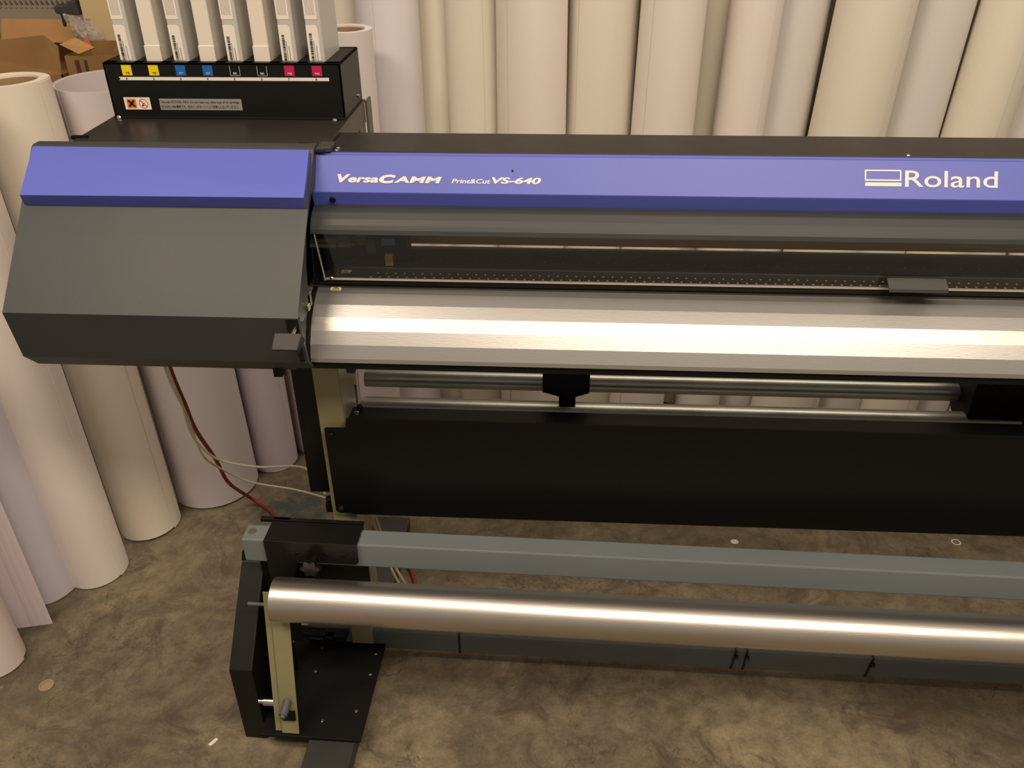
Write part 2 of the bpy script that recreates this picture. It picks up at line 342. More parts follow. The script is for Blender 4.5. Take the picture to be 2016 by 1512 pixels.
# chassis
AP = [(1.4050, .9976), (1.3868, .9927), (1.3639, .9815), (1.3442, .9667), (1.3270, .9489), (1.3130, .9289), (1.3031, .9066), (1.3025, .8989)]
b = MB(); inn = [(y + .012, z - .003) for y, z in AP[:-1]]
b.px([(1.395, .985)] + inn[1:-1] + [(1.3160, .9000), (1.3100, .8830), (1.5600, .8830), (1.5950, .9400), (1.5950, .9860)], -.4560, XR)
ch = obj('chassis', b, M_matt, pr)
b = MB(); b.px([(1.3085, .8960), (1.3085, .8830), (1.3120, .8830), (1.3120, .8960)], -.4400, XR); b.box(-.38, -.365, 1.306, 1.315, .876, .886); obj('skirt', b, M_matt, ch)
b = MB(); b.px([(1.560, .8835), (1.45, 1.2), (1.59, 1.2), (1.59, .8835)], -.4600, -.4460); b.px([(1.40, .99), (1.44, 1.10), (1.59, 1.18), (1.59, .99)], -.4460, -.4420); obj('inner_side_panel', b, M_matt, ch)
# silver apron
b = MB(); b.strip(AP, .004, -.4395, XR); ap = obj('apron', b, M_silver, pr, label='silver faceted paper apron')
b = MB(); b.strip(AP, .004, -.4698, -.4475); obj('apron_end', b, M_silver, ap)
b = MB(); b.strip([(y - .0022, z + .002) for y, z in [(1.43, 1.03)] + AP] + [(1.306, .885)], .005, -.4475, -.4395); obj('edge_trim', b, M_matt, ap, label='black rubber edge trim')
nA = Vector((0, -.0112, .0229)).normalized()
warn_label(-.4065, 1.3995, .9968, (0, -.26, .966), (1, 0, 0), 1.05, ap)
# left housing
UL, URT = -.9350, -.4340
b = MB(); pf = [(1.2500, 1.0120), (1.2720, .9150), (1.3050, .8810), (1.5300, .8900), (1.5300, 1.2180), (1.4900, 1.2300), (1.4700, 1.2300), (1.4640, 1.2270)]
vs = b.px(pf, UL, -.4700)
b.px([(1.2500, 1.0120), (1.2620, 1.0000), (1.2770, .9936), (1.3290, .9980), (1.3270, 1.0340), (1.3350, 1.0690), (1.3530, 1.1050), (1.3650, 1.1230), (1.4165, 1.1640), (1.5300, 1.1800), (1.5300, 1.2180), (1.4900, 1.2300), (1.4700, 1.2300), (1.4640, 1.2270)], -.4700, URT)
b.px([(1.2500, 1.0120), (1.2720, .9150), (1.2950, .8910), (1.2960, .8960), (1.2780, .9180), (1.2620, 1.0000)], -.4700, URT)
for v in vs:
    if v.co.z < .92 and v.co.x < -.9: v.co.x -= .006
hs = obj('left_housing', b, M_grey, pr, bevel=0, label='dark grey sloping left housing')
b = MB(); dn = Vector((0, -.71, .704)); 
pa = [(-.9290, 1.4600, 1.2180), (-.4395, 1.4600, 1.2180), (-.4395, 1.3880, 1.1480), (-.9290, 1.3880, 1.1480)]
pb_ = [(-.9270, 1.4560, 1.2310), (-.4400, 1.4560, 1.2290), (-.4345, 1.3740, 1.1735), (-.9235, 1.3740, 1.1720)]
b.hull(pa, pb_); b.hull([(-.9235, 1.3742, 1.1718), (-.4347, 1.3742, 1.1733), (-.4345, 1.3740, 1.1735), (-.9235, 1.3740, 1.1720)], [(-.9250, 1.3860, 1.1500), (-.4390, 1.3860, 1.1500), (-.4392, 1.3890, 1.1490), (-.9250, 1.3890, 1.1490)])
obj('blue_panel', b, M_blue, hs, bevel=.0015, label='raised blue panel')
b = MB(); b.box(-.4340, -.4080, 1.4750, 1.5150, 1.2195, 1.2270); obj('housing_flange', b, M_grey, hs, bevel=.001)
b = MB(); b.px([(1.2820, .9100), (1.2720, 1.0150), (1.4600, 1.2000), (1.5250, 1.2000), (1.5250, .9000), (1.3300, .8900)], -.4700, -.4690); obj('inner_plate', b, M_matt, hs)
b = MB(); b.box(-.4420, -.4340, 1.318, 1.34, .995, 1.02); b.box(-.4400, -.4290, 1.2990, 1.3110, 1.0000, 1.0110); obj('latch', b, M_chrome, hs, bevel=.001)
b = MB(); b.box(-.51, -.495, 1.30, 1.32, .868, .885); obj('housing_foot', b, M_matt, hs)
b = MB(); b.cyl((-.72, 1.33, .882), (-.72, 1.33, .876), .006, n=12); obj('housing_foot', b, M_matt, hs)
# notch and loading lever
b = MB(); b.hull([(-.4540, 1.2490, 1.0090), (-.4330, 1.2490, 1.0090), (-.4330, 1.2500, .9300), (-.4400, 1.2500, .9300), (-.4540, 1.2490, .9950)], [(-.4540, 1.2600, 1.0090), (-.4330, 1.2600, 1.0090), (-.4330, 1.2600, .9300), (-.4400, 1.2600, .9300), (-.4540, 1.2600, .9950)]); obj('lever_slot', b, M_matt, hs)
b = MB(); b.hull([(-.4615, 1.2100, 1.0065), (-.4170, 1.2100, 1.0065), (-.4220, 1.1900, .9865), (-.4636, 1.1900, .9865)], [(-.4615, 1.2140, 1.0020), (-.4170, 1.2140, 1.0020), (-.4220, 1.1940, .9820), (-.4636, 1.1940, .9820)])
b.hull([(-.4170, 1.2100, 1.0065), (-.4220, 1.1900, .9865), (-.4230, 1.2000, .9740), (-.4140, 1.2160, .9920)], [(-.4200, 1.2100, 1.0065), (-.4250, 1.1900, .9865), (-.4260, 1.2000, .9740), (-.4170, 1.2160, .9920)])
lv = obj('loading_lever', b, mat('lever_plastic', (50, 46, 46), .5, spec=.35), pr, bevel=.0012, label='black loading lever plate')
b = MB(); b.cyl((-.4400, 1.2000, .9880), (-.4400, 1.2700, .9980), .0035, n=12); obj('lever_arm', b, M_chrome, lv, sm=True)
# deck with the ink holder
b = MB(); b.pz([(-.8840, 1.4700), (-.4180, 1.4700), (-.4180, 1.8200), (-.8840, 1.8200)], 1.2200, 1.2260); b.box(-.8800, -.4190, 1.5300, 1.8150, 1.1800, 1.2200)
dk = obj('deck', b, M_blackbrown, pr, bevel=.001, label='flat black deck under the ink holder')
b = MB(); b.box(-.470, -.455, 1.4960, 1.5040, 1.226, 1.2275); obj('deck_clip', b, M_matt, dk)
b = MB(); b.box(-.8950, -.8650, 1.5250, 1.5330, 1.2225, 1.2290); obj('deck_clip', b, M_matt, dk)
b = MB(); b.box(-.4800, -.4200, 1.7600, 1.8100, .885, 1.2190); b.box(-.4195, -.4150, 1.82, 1.86, .7, 1.222); obj('side_bracket', b, mat('side_bracket_paint', (96, 92, 80), .5), dk)
ink = MB(); ink.box(-.8740, -.4225, 1.6600, 1.6640, 1.2200, 1.3290); ink.box(-.8740, -.8700, 1.66, 1.8150, 1.2260, 1.3290); ink.box(-.4265, -.4225, 1.66, 1.8150, 1.2260, 1.3290); ink.box(-.874, -.4225, 1.811, 1.815, 1.226, 1.329)
ink.box(-.8740, -.4225, 1.6560, 1.6640, 1.2260, 1.2300)
xs = [-.8464 + .0518 * i for i in range(8)]
ink.box(-.8740, -.4225, 1.6600, 1.6760, 1.3250, 1.3290); ink.box(-.8740, -.4225, 1.8030, 1.8150, 1.3250, 1.3290)
e = [-.874] + [v for x in xs for v in (x - .001, x + .0305)] + [-.4225]
for i in range(0, len(e), 2): ink.box(e[i], e[i + 1], 1.66, 1.815, 1.325, 1.329)
ih = obj('ink_holder', ink, M_black, pr, bevel=.0008, label='black ink holder box')
for p in ((-.8637, 1.6555, 1.2280), (-.4424, 1.6555, 1.2250)): screw('screw', p, (0, -1, .2), .0045, M_chrome, ih, .004)
screw('screw', (-.4225, 1.7780, 1.2430), (1, 0, 0), .0040, M_chrome, ih, .004)
YF = 1.6598
def fr(b, x0, x1, z0, z1, d=.0004, skew=0): b.hull([(x0, YF, z0), (x1, YF, z0), (x1, YF, z1), (x0, YF, z1)], [(x0, YF - d, z0), (x1, YF - d, z0), (x1, YF - d, z1), (x0, YF - d, z1)])
Z1 = (0, 0, 1)
b = MB(); fr(b, -.8478, -.4457, 1.2972, 1.3032)
b.mat(1); b.cyl((-.8478, YF - .0003, 1.3002), (-.8478, YF - .0007, 1.3002), .0022, n=12)
bms = [(b.bm, None)]
def digits(s, x, z, wd, h, i): return (text_bm(s, wd, h, (x, YF - .0006, z), X1, Z1, offset=.01, depth=.0003), i)
# number strip (keeps its own material slots)
me_parts = []
st = obj('number_strip', b, [M_white, M_matt], ih)
for i in range(8):
    obj('number', join(digits(str(i + 1), xs[i] + .0125, 1.2984, .0018 if i == 0 else .0030, .0038, 0)), M_labtext, st)
cols = [M_yel, M_yel, M_cya, M_cya, M_matt, M_matt, M_mag, M_mag]; names = ['YE', 'YE', 'CY', 'CY', 'BK', 'BK', 'MG', 'MG']
for i in range(8):
    b = MB(); x0 = xs[i] + .0075; x1 = x0 + .0188
    fr(b, x0, x1, 1.3060, 1.3245)
    if i in (4, 5):
        b.mat(1); fr(b, x0, x0 + .0006, 1.3060, 1.3235, .0006); fr(b, x1 - .0006, x1, 1.3060, 1.3235, .0006); fr(b, x0, x1, 1.3060, 1.3065, .0006)
    t = obj('ink_colour_tag', b, [cols[i], M_white], ih, label='black outlined tag marked BK' if i in (4, 5) else {'YE': 'yellow', 'CY': 'blue', 'MG': 'magenta'}[names[i]] + ' tag marked ' + names[i])
    obj('lettering', join(digits(names[i], x0 + .0058, 1.3088, .0078, .0034, 0)), M_labtext if i < 2 else M_white, t)
b = MB(); fr(b, -.8485, -.7975, 1.2428, 1.2655)
b.mat(1); fr(b, -.8438, -.8255, 1.2450, 1.2628, .0006)
b.mat(2)
for sg in (1, -1):
    c = Vector((-.8346, 0, 1.2540)); dx = .0058; t = .0014
    A = [(c.x - dx - t, c.z - sg * dx + t * sg), (c.x - dx + t, c.z - sg * dx - t * sg), (c.x + dx + t, c.z + sg * dx - t * sg), (c.x + dx - t, c.z + sg * dx + t * sg)]
    b.hull([(p[0], YF - .0006, p[1]) for p in A], [(p[0], YF - .0009, p[1]) for p in A])
b.mat(3); b.ring((-.8112, YF, 1.2540), (-.8112, YF - .0007, 1.2540), .0088, .0077, 32)
A = [(-.8170, 1.2610), (-.8180, 1.2600), (-.8054, 1.2472), (-.8044, 1.2482)]; b.hull([(p[0], YF - .0004, p[1]) for p in A], [(p[0], YF - .0007, p[1]) for p in A])
b.mat(2)
for A in ([(-.8150, 1.2500), (-.8140, 1.2495), (-.8115, 1.2560), (-.8125, 1.2560)], [(-.8125, 1.2520), (-.8095, 1.2535), (-.8085, 1.2555), (-.8120, 1.2545)], [(-.8150, 1.2490), (-.8105, 1.2490), (-.8110, 1.2515), (-.8150, 1.2510)]):
    b.hull([(p[0], YF - .0003, p[1]) for p in A], [(p[0], YF - .0006, p[1]) for p in A])
obj('hazard_label', b, [M_label, M_ora, M_labtext, M_red], ih, label='white label with orange cross and no-flames sign')
b = MB(); fr(b, -.7795, -.6195, 1.2424, 1.2634); nt = obj('notice_label', b, M_silv, ih, label='silver notice label')
obj('lettering', join((text_bm('Use only ECO-SOL MAX. Do not insert any other type of ink cartridge.', .1530, .0056, (-.7765, YF - .0006, 1.2540), X1, Z1, depth=.0002), 0), (text_bm('ECO-SOL MAX専用です。他のインクカートリッジを挿入しないでください。', .1500, .0060, (-.7765, YF - .0006, 1.2456), X1, Z1, depth=.0002), 0)), M_labtext, nt)
# stand: posts, feet, tubes, lower cover panel
def post(x0, x1, name='stand_post'):
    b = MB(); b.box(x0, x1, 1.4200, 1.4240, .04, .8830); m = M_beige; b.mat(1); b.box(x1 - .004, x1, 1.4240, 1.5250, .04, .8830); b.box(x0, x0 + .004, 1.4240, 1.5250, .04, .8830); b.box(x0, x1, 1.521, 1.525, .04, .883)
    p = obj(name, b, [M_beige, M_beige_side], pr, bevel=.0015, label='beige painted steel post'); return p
post(-.4810, -.4300); post(1.60, 1.65)
for fx in (-.5200, 1.57):
    b = MB(); b.box(fx, fx + .1000, .9500, 1.8900, .0060, .0460); ft = obj('stand_foot', b, mat('charcoal_painted_steel', (50, 50, 49), .5, noise=.1), pr, bevel=.003)
    for fy in (1.0, 1.84):
        b = MB(); b.cyl((fx + .05, fy, 0), (fx + .05, fy, .010), .03, n=24); obj('levelling_pad', b, M_matt, ft)
b = MB(); b.box(-.5340, -.4812, 1.4500, 1.5200, .4870, .8830); obj('side_box', b, M_black, pr, bevel=.002, label='black box beside the left post')
b = MB(); fz0, fz1 = .4705, .7150
b.py([(-.4270, fz0), (-.4350, fz0 + .003), (-.4600, fz0 + .003), (-.4670, .480), (-.4670, .6880), (-.4640, .6910), (-.4240, .6920), (-.4200, .7150), (1.60, .7150), (1.60, fz0)], 1.4000, 1.4025)
b.box(-.4150, 1.60, 1.4020, 1.4420, .7125, .7150)
pn = obj('lower_cover_panel', b, mat('panel_black', (11, 11, 11), .45, spec=.22), pr, bevel=.0008, label='long black lower cover panel')
for p in ((-.4540, 1.4, .6760), (-.4540, 1.4, .4870)): screw('bolt', p, (0, -1, 0), .0065, M_matt, pn, .007)
screw('bolt', (-.4030, 1.4200, .7150), (0, 0, 1), .005, M_chrome, pn, .003); screw('bolt', (-.4000, 1.4380, .7150), (0, 0, 1), .006, M_matt, pn, .008)
b = MB(); b.cyl((-.4870, 1.4300, .490), (-.4870, 1.4300, .470), .009, .006, 12); b.box(-.497, -.480, 1.425, 1.435, .452, .476); obj('wing_screw', b, M_matt, pn, bevel=.002)
b = MB(); b.ring((-.4290, 1.6200, .6760), (.8450, 1.6200, .6760), .0210, .0180, 40); obj('media_shaft', b, M_galv, pr, label='upper galvanised steel tube', sm=True)
b = MB(); b.ring((-.4290, 1.5600, .6370), (.9450, 1.5600, .6370), .0235, .0210, 40); obj('media_shaft', b, M_galv, pr, label='lower galvanised steel tube', sm=True)
b = MB(); b.py([(-.0380, .8830), (-.0380, .7140), (-.0040, .7040), (-.0040, .6790), (.0300, .6790), (.0300, .7040), (.0580, .7140), (.0580, .8830)], 1.5150, 1.5420); b.box(-.0040, .0300, 1.5420, 1.6300, .7050, .8830)
obj('shaft_support', b, M_matt, pr, bevel=.001, label='black middle support of the tubes')
b = MB(); b.px([(1.5450, .8830), (1.5450, .6350), (1.60, .6150), (1.6500, .6500), (1.6500, .8830)], .8350, 1.60)
hb = obj('shaft_end_housing', b, M_matt, pr, bevel=.004, label='black meshed housing at the tube ends')
b = MB()
for k in range(33):
    x0 = .84 + k * .022
    b.hull([(x0, 1.5448, .66), (x0 + .0015, 1.5448, .66), (x0 + .1015, 1.5448, .76), (x0 + .10, 1.5448, .76)], [(x0, 1.544, .66), (x0 + .0015, 1.544, .66), (x0 + .1015, 1.544, .76), (x0 + .10, 1.544, .76)])
    b.hull([(x0 + .1, 1.5448, .66), (x0 + .1015, 1.5448, .66), (x0 + .0015, 1.5448, .76), (x0, 1.5448, .76)], [(x0 + .1, 1.544, .66), (x0 + .1015, 1.544, .66), (x0 + .0015, 1.544, .76), (x0, 1.544, .76)])
obj('mesh_grille', b, mat('grille', (34, 31, 28), .5), hb)
# right housing, outside the picture, closes the bed
b = MB(); b.px(pf, XR, XR + .45); obj('right_housing', b, M_grey, pr, bevel=.004)

# ------------------------------------------------------------------ ink cartridges
def cartridge(x, labelled):
    o = thing('ink_cartridge', (x + .0148, 1.7385, 1.2300), '', 'ink cartridge', 'ink cartridges standing in the black holder')
    b = MB(); b.box(x, x + .0295, 1.6790, 1.7980, 1.2320, 1.6300)
    obj('body', b, M_cartg if labelled else M_cart, o, bevel=.0025)
    if labelled:
        b = MB(); xl, xr = x + .0006, x + .0225; y = 1.6788
        def q(pts, h=0): b.hull([(p[0], y - h, p[1]) for p in pts], [(p[0], y - h - .0004, p[1]) for p in pts])
        q([(xl, 1.3300), (xr, 1.3300), (xr, 1.3870), (xr - .0040, 1.3920), (xl, 1.3920)])
        b.mat(1); z = 1.3300; hi = random.choice((1.3720, 1.3760, 1.3800))
        while z < hi:
            t = random.choice((.0005, .0008, .0012, .0018)); q([(xl + .0045, z), (xl + .0095, z), (xl + .0095, z + t), (xl + .0045, z + t)], .0003); z += t + random.choice((.0004, .0007, .0010))
        z = 1.3310
        while z < hi - .012:
            q([(xl + .0110, z), (xl + .0122, z), (xl + .0122, z + .0010), (xl + .0110, z + .0010)], .0003)
            if z < hi - .02: q([(xl + .0155, z), (xl + .0168, z), (xl + .0168, z + .0010), (xl + .0155, z + .0010)], .0003)
            z += .0018
        obj('barcode_label', b, [M_label, M_labtext], o, label='white barcode label')
        b = MB(); q([(xl - .0002, 1.4020), (xr + .0008, 1.4020), (xr + .0008, 1.60), (xl - .0002, 1.60)])
        b.mat(1)
        for i in range(8): q([(xl + .003 + i * .0022, 1.4090), (xl + .0036 + i * .0022, 1.4090), (xl + .0036 + i * .0022, 1.59), (xl + .003 + i * .0022, 1.59)], .0003)
        obj('text_label', b, [M_label, M_labgrey], o, label='white label of fine print')
    else:
        b = MB(); b.box(x - .0008, x + .0298, 1.6775, 1.7, 1.2900, 1.3560); obj('end_cap', b, M_cart, o, bevel=.001)
    return o
WHERE = ['behind the yellow tag at the far left end', 'behind the yellow tag numbered 2', 'behind the blue tag numbered 3', 'behind the blue tag numbered 4', 'behind the BK tag numbered 5', 'behind the BK tag numbered 6', 'behind the magenta tag numbered 7', 'behind the magenta tag at the right end']
for i, x in enumerate(xs):
    lb = i in (0, 2, 4, 6, 7); c = cartridge(x, lb)
    c['label'] = ('white ink cartridge with barcode label ' if lb else 'plain white ink cartridge without label ') + WHERE[i]

# ------------------------------------------------------------------ take-up unit (its front is turned about a degree)
tu = thing('take_up_unit', (-.5, 1.25, 0), 'black and blue-grey roll take-up unit with long aluminium roller, standing before the printer', 'take-up unit')
bx0, bx1 = -.6740, -.6250
b = MB(); b.px([(1.1880, .0000), (1.1900, .2150), (1.3480, .3740), (1.3900, .3740), (1.3900, .0000)], bx0, bx1)
mb_ = obj('drive_box', b, M_black, tu, bevel=.002, label='narrow black drive box')
b = MB(); b.px([(1.3480, .3740), (1.3560, .3900), (1.3900, .3900), (1.3900, .3740)], bx0, bx1 + .035); obj('box_lid', b, M_matt, mb_)
b = MB(); b.box(-.6250, -.4050, 1.1580, 1.4500, .0480, .0560); bp = obj('base_plate', b, M_matt, tu, bevel=.001, label='flat black base plate')
for v in bp.data.vertices: pass
for p in ((-.5520, 1.4000), (-.4216, 1.3900), (-.5490, 1.3300), (-.4219, 1.3300), (-.4306, 1.2300), (-.4983, 1.2000)): screw('rivet', (p[0], p[1], .056), (0, 0, 1), .0035, M_chrome, bp, .002)
b = MB(); b.box(-.6250, -.5900, 1.3300, 1.3340, .0560, .4300); b.box(-.5900, -.4020, 1.3560, 1.3600, .2100, .4400); obj('support_plate', b, M_matt, tu, label='black upright plate')
# upper beam and clamp
b = MB(); b.box(-.6400, 1.90, 1.2985, 1.3450, .4210, .4800)
ub = obj('upper_beam', b, M_beam, tu, bevel=.003, label='blue-grey square upper beam')
b = MB(); b.cyl((-.6247, 1.3240, .4798), (-.6247, 1.3240, .4806), .0085, n=24); obj('beam_hole', b, mat('hole_shadow_brown', (92, 84, 66), .8), ub)
for x0, x1, y in ((-.36, -.30, 1.334), (-.355, -.325, 1.320), (-.305, -.285, 1.319)): pass
b = MB(); b.box(-.5905, -.4000, 1.2920, 1.3640, .4810, .4860); b.py([(-.5905, .4860), (-.4000, .4860), (-.4000, .4400), (-.4060, .4340), (-.5250, .4340), (-.5450, .3700), (-.5450, .2000), (-.5905, .2000)], 1.2900, 1.2940); b.box(-.5905, -.4, 1.3500, 1.3540, .2000, .4860)
b.box(-.6180, -.5550, 1.3560, 1.3660, .4780, .4860)
cl = obj('clamp_bracket', b, M_black, tu, bevel=.001, label='black folded clamp bracket')
for x in (-.5560, -.5240, -.4640, -.4280): screw('rivet', (x, 1.2900, .4600), (0, -1, 0), .0050, M_black, cl, .002)
b = MB(); prof = []
for k in range(24):
    a = 2 * math.pi * k / 24; r = .0185 + .0035 * math.cos(a * 6); prof.append((r * math.cos(a), r * math.sin(a)))
c0 = Vector((-.4920, 1.2720, .4420)); b.hull([(c0.x + p[0], c0.y, c0.z + p[1]) for p in prof], [(c0.x + p[0], c0.y - .012, c0.z + p[1]) for p in prof]); b.cyl((c0.x, c0.y - .002, c0.z), (c0.x, c0.y + .02, c0.z), .008, n=16)
obj('star_knob', b, M_tie, cl, bevel=.0015, sm=True)
# lower beam with cable ties
b = MB(); b.box(-.5900, 1.90, 1.4260, 1.4700, .0560, .1000); b.box(-.5900, 1.90, 1.4225, 1.4262, .0420, .1000)
lb_ = obj('lower_beam', b, mat('lower_beam_paint', (86, 90, 90), .45, noise=.08, nscale=8), tu, bevel=.0015, label='grey lower beam along the floor')
b = MB(); b.box(-.545, -.49, 1.395, 1.4220, .088, .100); b.box(-.54, -.52, 1.39, 1.41, .08, .10); b.box(-.605, -.545, 1.40, 1.43, .09, .096); obj('beam_clip', b, M_matt, lb_, bevel=.001)
for x, s in ((-.2300, 0), (.4080, -.006), (.4330, -.004), (.7130, -.008)):
    b = MB(); b.hull([(x, 1.4205, .1010), (x + .0045, 1.4205, .1010), (x + .0045 + s, 1.4205, .040), (x + s, 1.4205, .040)], [(x, 1.4230, .1010), (x + .0045, 1.4230, .1010), (x + .0045 + s, 1.4230, .040), (x + s, 1.4230, .040)]); b.box(x, x + .0045, 1.4205, 1.47, .1, .102)
    if s: b.box(x - .001, x + .0075, 1.416, 1.4215, .078, .087)
    obj('cable_tie', b, M_tie, lb_)
# arm and roller
b = MB()
A0 = Vector((0, 1.2350, .3950)); A1 = Vector((0, 1.1600, .0620))
def arm(x0, x1, d0, d1, m=0):
    t = (A1 - A0).normalized(); nn = Vector((0, -t.z, t.y)); nn = nn if nn.y > 0 else -nn
    b.hull([(x0, *(A0 + nn * d0).yz), (x1, *(A0 + nn * d0).yz), (x1, *(A0 + nn * d1).yz), (x0, *(A0 + nn * d1).yz)], [(x0, *(A1 + nn * d0).yz), (x1, *(A1 + nn * d0).yz), (x1, *(A1 + nn * d1).yz), (x0, *(A1 + nn * d1).yz)])
arm(-.5740, -.5370, 0, .003); arm(-.5900, -.5775, .006, .009); arm(-.5775, -.5750, .006, .030)
ar = obj('swing_arm', b, M_beige, tu, bevel=.0008, label='beige swing arm plate')
b = MB(); b.hull([(-.5680, 1.1725, .1240), (-.5400, 1.1725, .1240), (-.5400, 1.1670, .1000), (-.5690, 1.1670, .1000)], [(-.5680, 1.1740, .1240), (-.5400, 1.1740, .1240), (-.5400, 1.1690, .1000), (-.5690, 1.1690, .1000)]); sl = obj('arm_slot', b, M_matt, ar)
sl.location.y -= .0040
b = MB(); b.cyl((-.5540, 1.1760, .1480), (-.5560, 1.1450, .1390), .0090, n=20); b.cyl((-.5560, 1.1450, .1390), (-.5565, 1.1400, .1375), .0060, n=12); obj('arm_bolt', b, M_dkbeam, ar, sm=True)
b = MB(); b.cyl((-.6130, 1.1900, .1230), (-.5800, 1.1900, .1230), .0095, n=24); b.cyl((-.6250, 1.1900, .1230), (-.6130, 1.1900, .1230), .0050, n=16); obj('pivot_pin', b, M_chrome, ar, sm=True)
b = MB(); b.cyl((-.6250, 1.2400, .3600), (-.5880, 1.2400, .3600), .0040, n=16); obj('upper_pin', b, M_dkbeam, ar, sm=True)
b = MB(); rc = Vector((0, 1.2250, .3930)); b.ring((-.5600, rc.y, rc.z), (1.90, rc.y, rc.z), .0435, .0405, 96); ro = obj('take_up_roller', b, M_roller, tu, label='long brushed aluminium roller', sm=True, bevel=.0015)
b = MB(); b.cyl((-.5580, rc.y, rc.z), (-.5300, rc.y, rc.z), .0375, n=40); obj('roller_end_cap', b, M_matt, ro)
b = MB(); b.cyl((-.5305, rc.y - .0340, rc.z + .0229), (-.5305, rc.y - .0345, rc.z + .0234), .0026, n=12); obj('glue_spot', b, mat('amber_glue', (190, 120, 10), .4), ro)
tu.rotation_euler.z = -.0203

# ------------------------------------------------------------------ vinyl rolls
def roll(x, y, r, L, col, label, dirx=0, diry=0, core=.04, tail=0, tail_a=0, hollow=None, group='upright rolls of white vinyl', z0=.002):
    """a roll standing on its end; dirx/diry: lean per metre of height"""
    rt_ = thing('vinyl_roll', (x, y, 0), label, 'roll', group)
    d = Vector((dirx, diry, 1)); a = Vector((x, y, z0 + r * math.hypot(dirx, diry))); e = a + d * L
    m = roll_mat('%d_%d_%d' % col, col)
    b = MB(); ri = core + .004 if hollow is None else r - hollow; b.ring(a, e, r, ri, 64); obj('wound_vinyl', b, m, rt_, sm=True)
    if hollow is None:
        b = MB(); b.ring(a + d * .006, e - d * .004, core + .004, core, 40); obj('core_tube', b, M_core, rt_, sm=True, label='brown cardboard core')
    # loose outer turn, a thin sheet that may stand off at its edge
    b = MB(); pts = []; n = 40; a0 = tail_a
    for k in range(n + 1):
        t = a0 + math.pi * 1.1 * k / n; rr = r + .0006 + .0010 * k / n; pts.append((rr * math.cos(t), rr * math.sin(t)))
    if tail:
        px, py = pts[-1]; t = a0 + math.pi * 1.1; tx, ty = -math.sin(t), math.cos(t)
        for k in range(1, 7): pts.append((px + tx * tail * k / 6 + math.cos(t) * .006 * k / 6, py + ty * tail * k / 6 + math.sin(t) * .006 * k / 6))
    def P3(p, q, s): return (q.x + p[0] * s, q.y + p[1] * s, q.z)
    for k in range(len(pts) - 1):
        A, B = pts[k], pts[k + 1]; s2 = 1 + .0012 / r
        b.hull([P3(A, a, 1), P3(B, a, 1), P3(B, a, s2), P3(A, a, s2)], [P3(A, e, 1), P3(B, e, 1), P3(B, e, s2), P3(A, e, s2)])
    obj('loose_edge', b, m, rt_, sm=True)
    return rt_
WH = (232, 222, 214); LI = (222, 215, 218); CR = (228, 221, 204); CW = (230, 222, 208); GR = (220, 215, 210)
def slab(k): return None
# behind the printer, left to right: floor x, floor y, radius, lean x, lean y, colour
back = [(-.505, 2.520, .090, -.014, .112, LI, 'lilac-white vinyl roll just right of the ink holder'),
        (-.385, 2.640, .078, -.010, .112, CR, 'narrow cream vinyl roll beside the lilac-white one'),
        (-.262, 2.540, .079, -.012, .112, CW, 'pale cream vinyl roll with a bright right side, left of the wide one'),
        (-.098, 2.470, .099, -.006, .112, WH, 'wide warm white vinyl roll standing above the model lettering'),
        (.085, 2.540, .098, .008, .112, CW, 'wide cream-white vinyl roll right of the wide warm white one'),
        (.250, 2.455, .088, .026, .112, WH, 'pale vinyl roll left of the taped cream roll'),
        (.390, 2.655, .072, .045, .112, CR, 'cream roll with tape bands set back in a narrow gap'),
        (.460, 2.520, .072, .046, .112, WH, 'pinkish white vinyl roll right of the taped cream roll'),
        (.588, 2.625, .086, .056, .112, GR, 'greyish vinyl roll left of the dark narrow gap'),
        (.751, 2.520, .106, .074, .112, CW, 'widest leaning vinyl roll above the maker lettering emblem'),
        (.935, 2.590, .090, .087, .112, GR, 'grey-white leaning vinyl roll above the maker name'),
        (1.091, 2.520, .085, .098, .112, CR, 'cream leaning vinyl roll near the right edge'),
        (1.240, 2.595, .078, .118, .112, GR, 'dull grey leaning vinyl roll at the right edge'),
        (1.390, 2.530, .082, .130, .112, WH, 'leaning white vinyl roll seen through the gap under the printer at far right')]
for x, y, r, dx, dy, c, l in back:
    rr = roll(x, y, r, 1.50, c, l, dx, dy, tail_a=random.uniform(.2, 2.2), group='vinyl rolls leaning behind the printer')
    if 'tape bands' in l:
        m = mat('masking_tape', (150, 134, 98), .6)
        for z in (1.06, 1.13, 1.21, 1.26):
            b = MB(); d = Vector((dx, dy, 1)); a = Vector((x, y, 0)) + d * z; b.ring(a, a + d * .004, r + .0030, r - .0005, 48); obj('tape_band', b, m, rr)
roll(-.600, 2.40, .068, 1.262, (224, 214, 214), 'short white roll with open brown core beside the ink holder', .012, .0, core=.046, tail_a=.4, group='vinyl rolls leaning behind the printer')
roll(-.70, 2.72, .085, 1.55, CW, 'cream roll behind the short roll with the open core', .02, .06, tail_a=.4, group='vinyl rolls leaning behind the printer')
G = 'vinyl rolls standing at the left'
roll(-1.2450, 1.6850, .0760, 1.28, WH, 'tall cream roll nearest the left side of the housing', -.02, .0, tail_a=-.25, tail=.030, group=G)
roll(-1.1820, 1.8800, .0830, 1.235, (226, 216, 202), 'white roll with open brown core at top left', -.035, .02, core=.058, tail_a=-.25, tail=.03, group=G)
roll(-1.0560, 2.0750, .1270, 1.20, (218, 208, 210), 'wide hollow sheet roll behind the housing, open at its top', -.02, .0, hollow=.003, tail_a=.6, group=G)
roll(-.9080, 2.2050, .0700, 1.05, (214, 202, 212), 'slim lilac-white roll left of the stand post', -.005, .0, tail_a=2.4, group=G)
roll(-.7850, 2.3200, .0850, 1.05, (212, 196, 198), 'pinkish roll partly behind the black side box', .0, .0, tail_a=2.9, group=G)
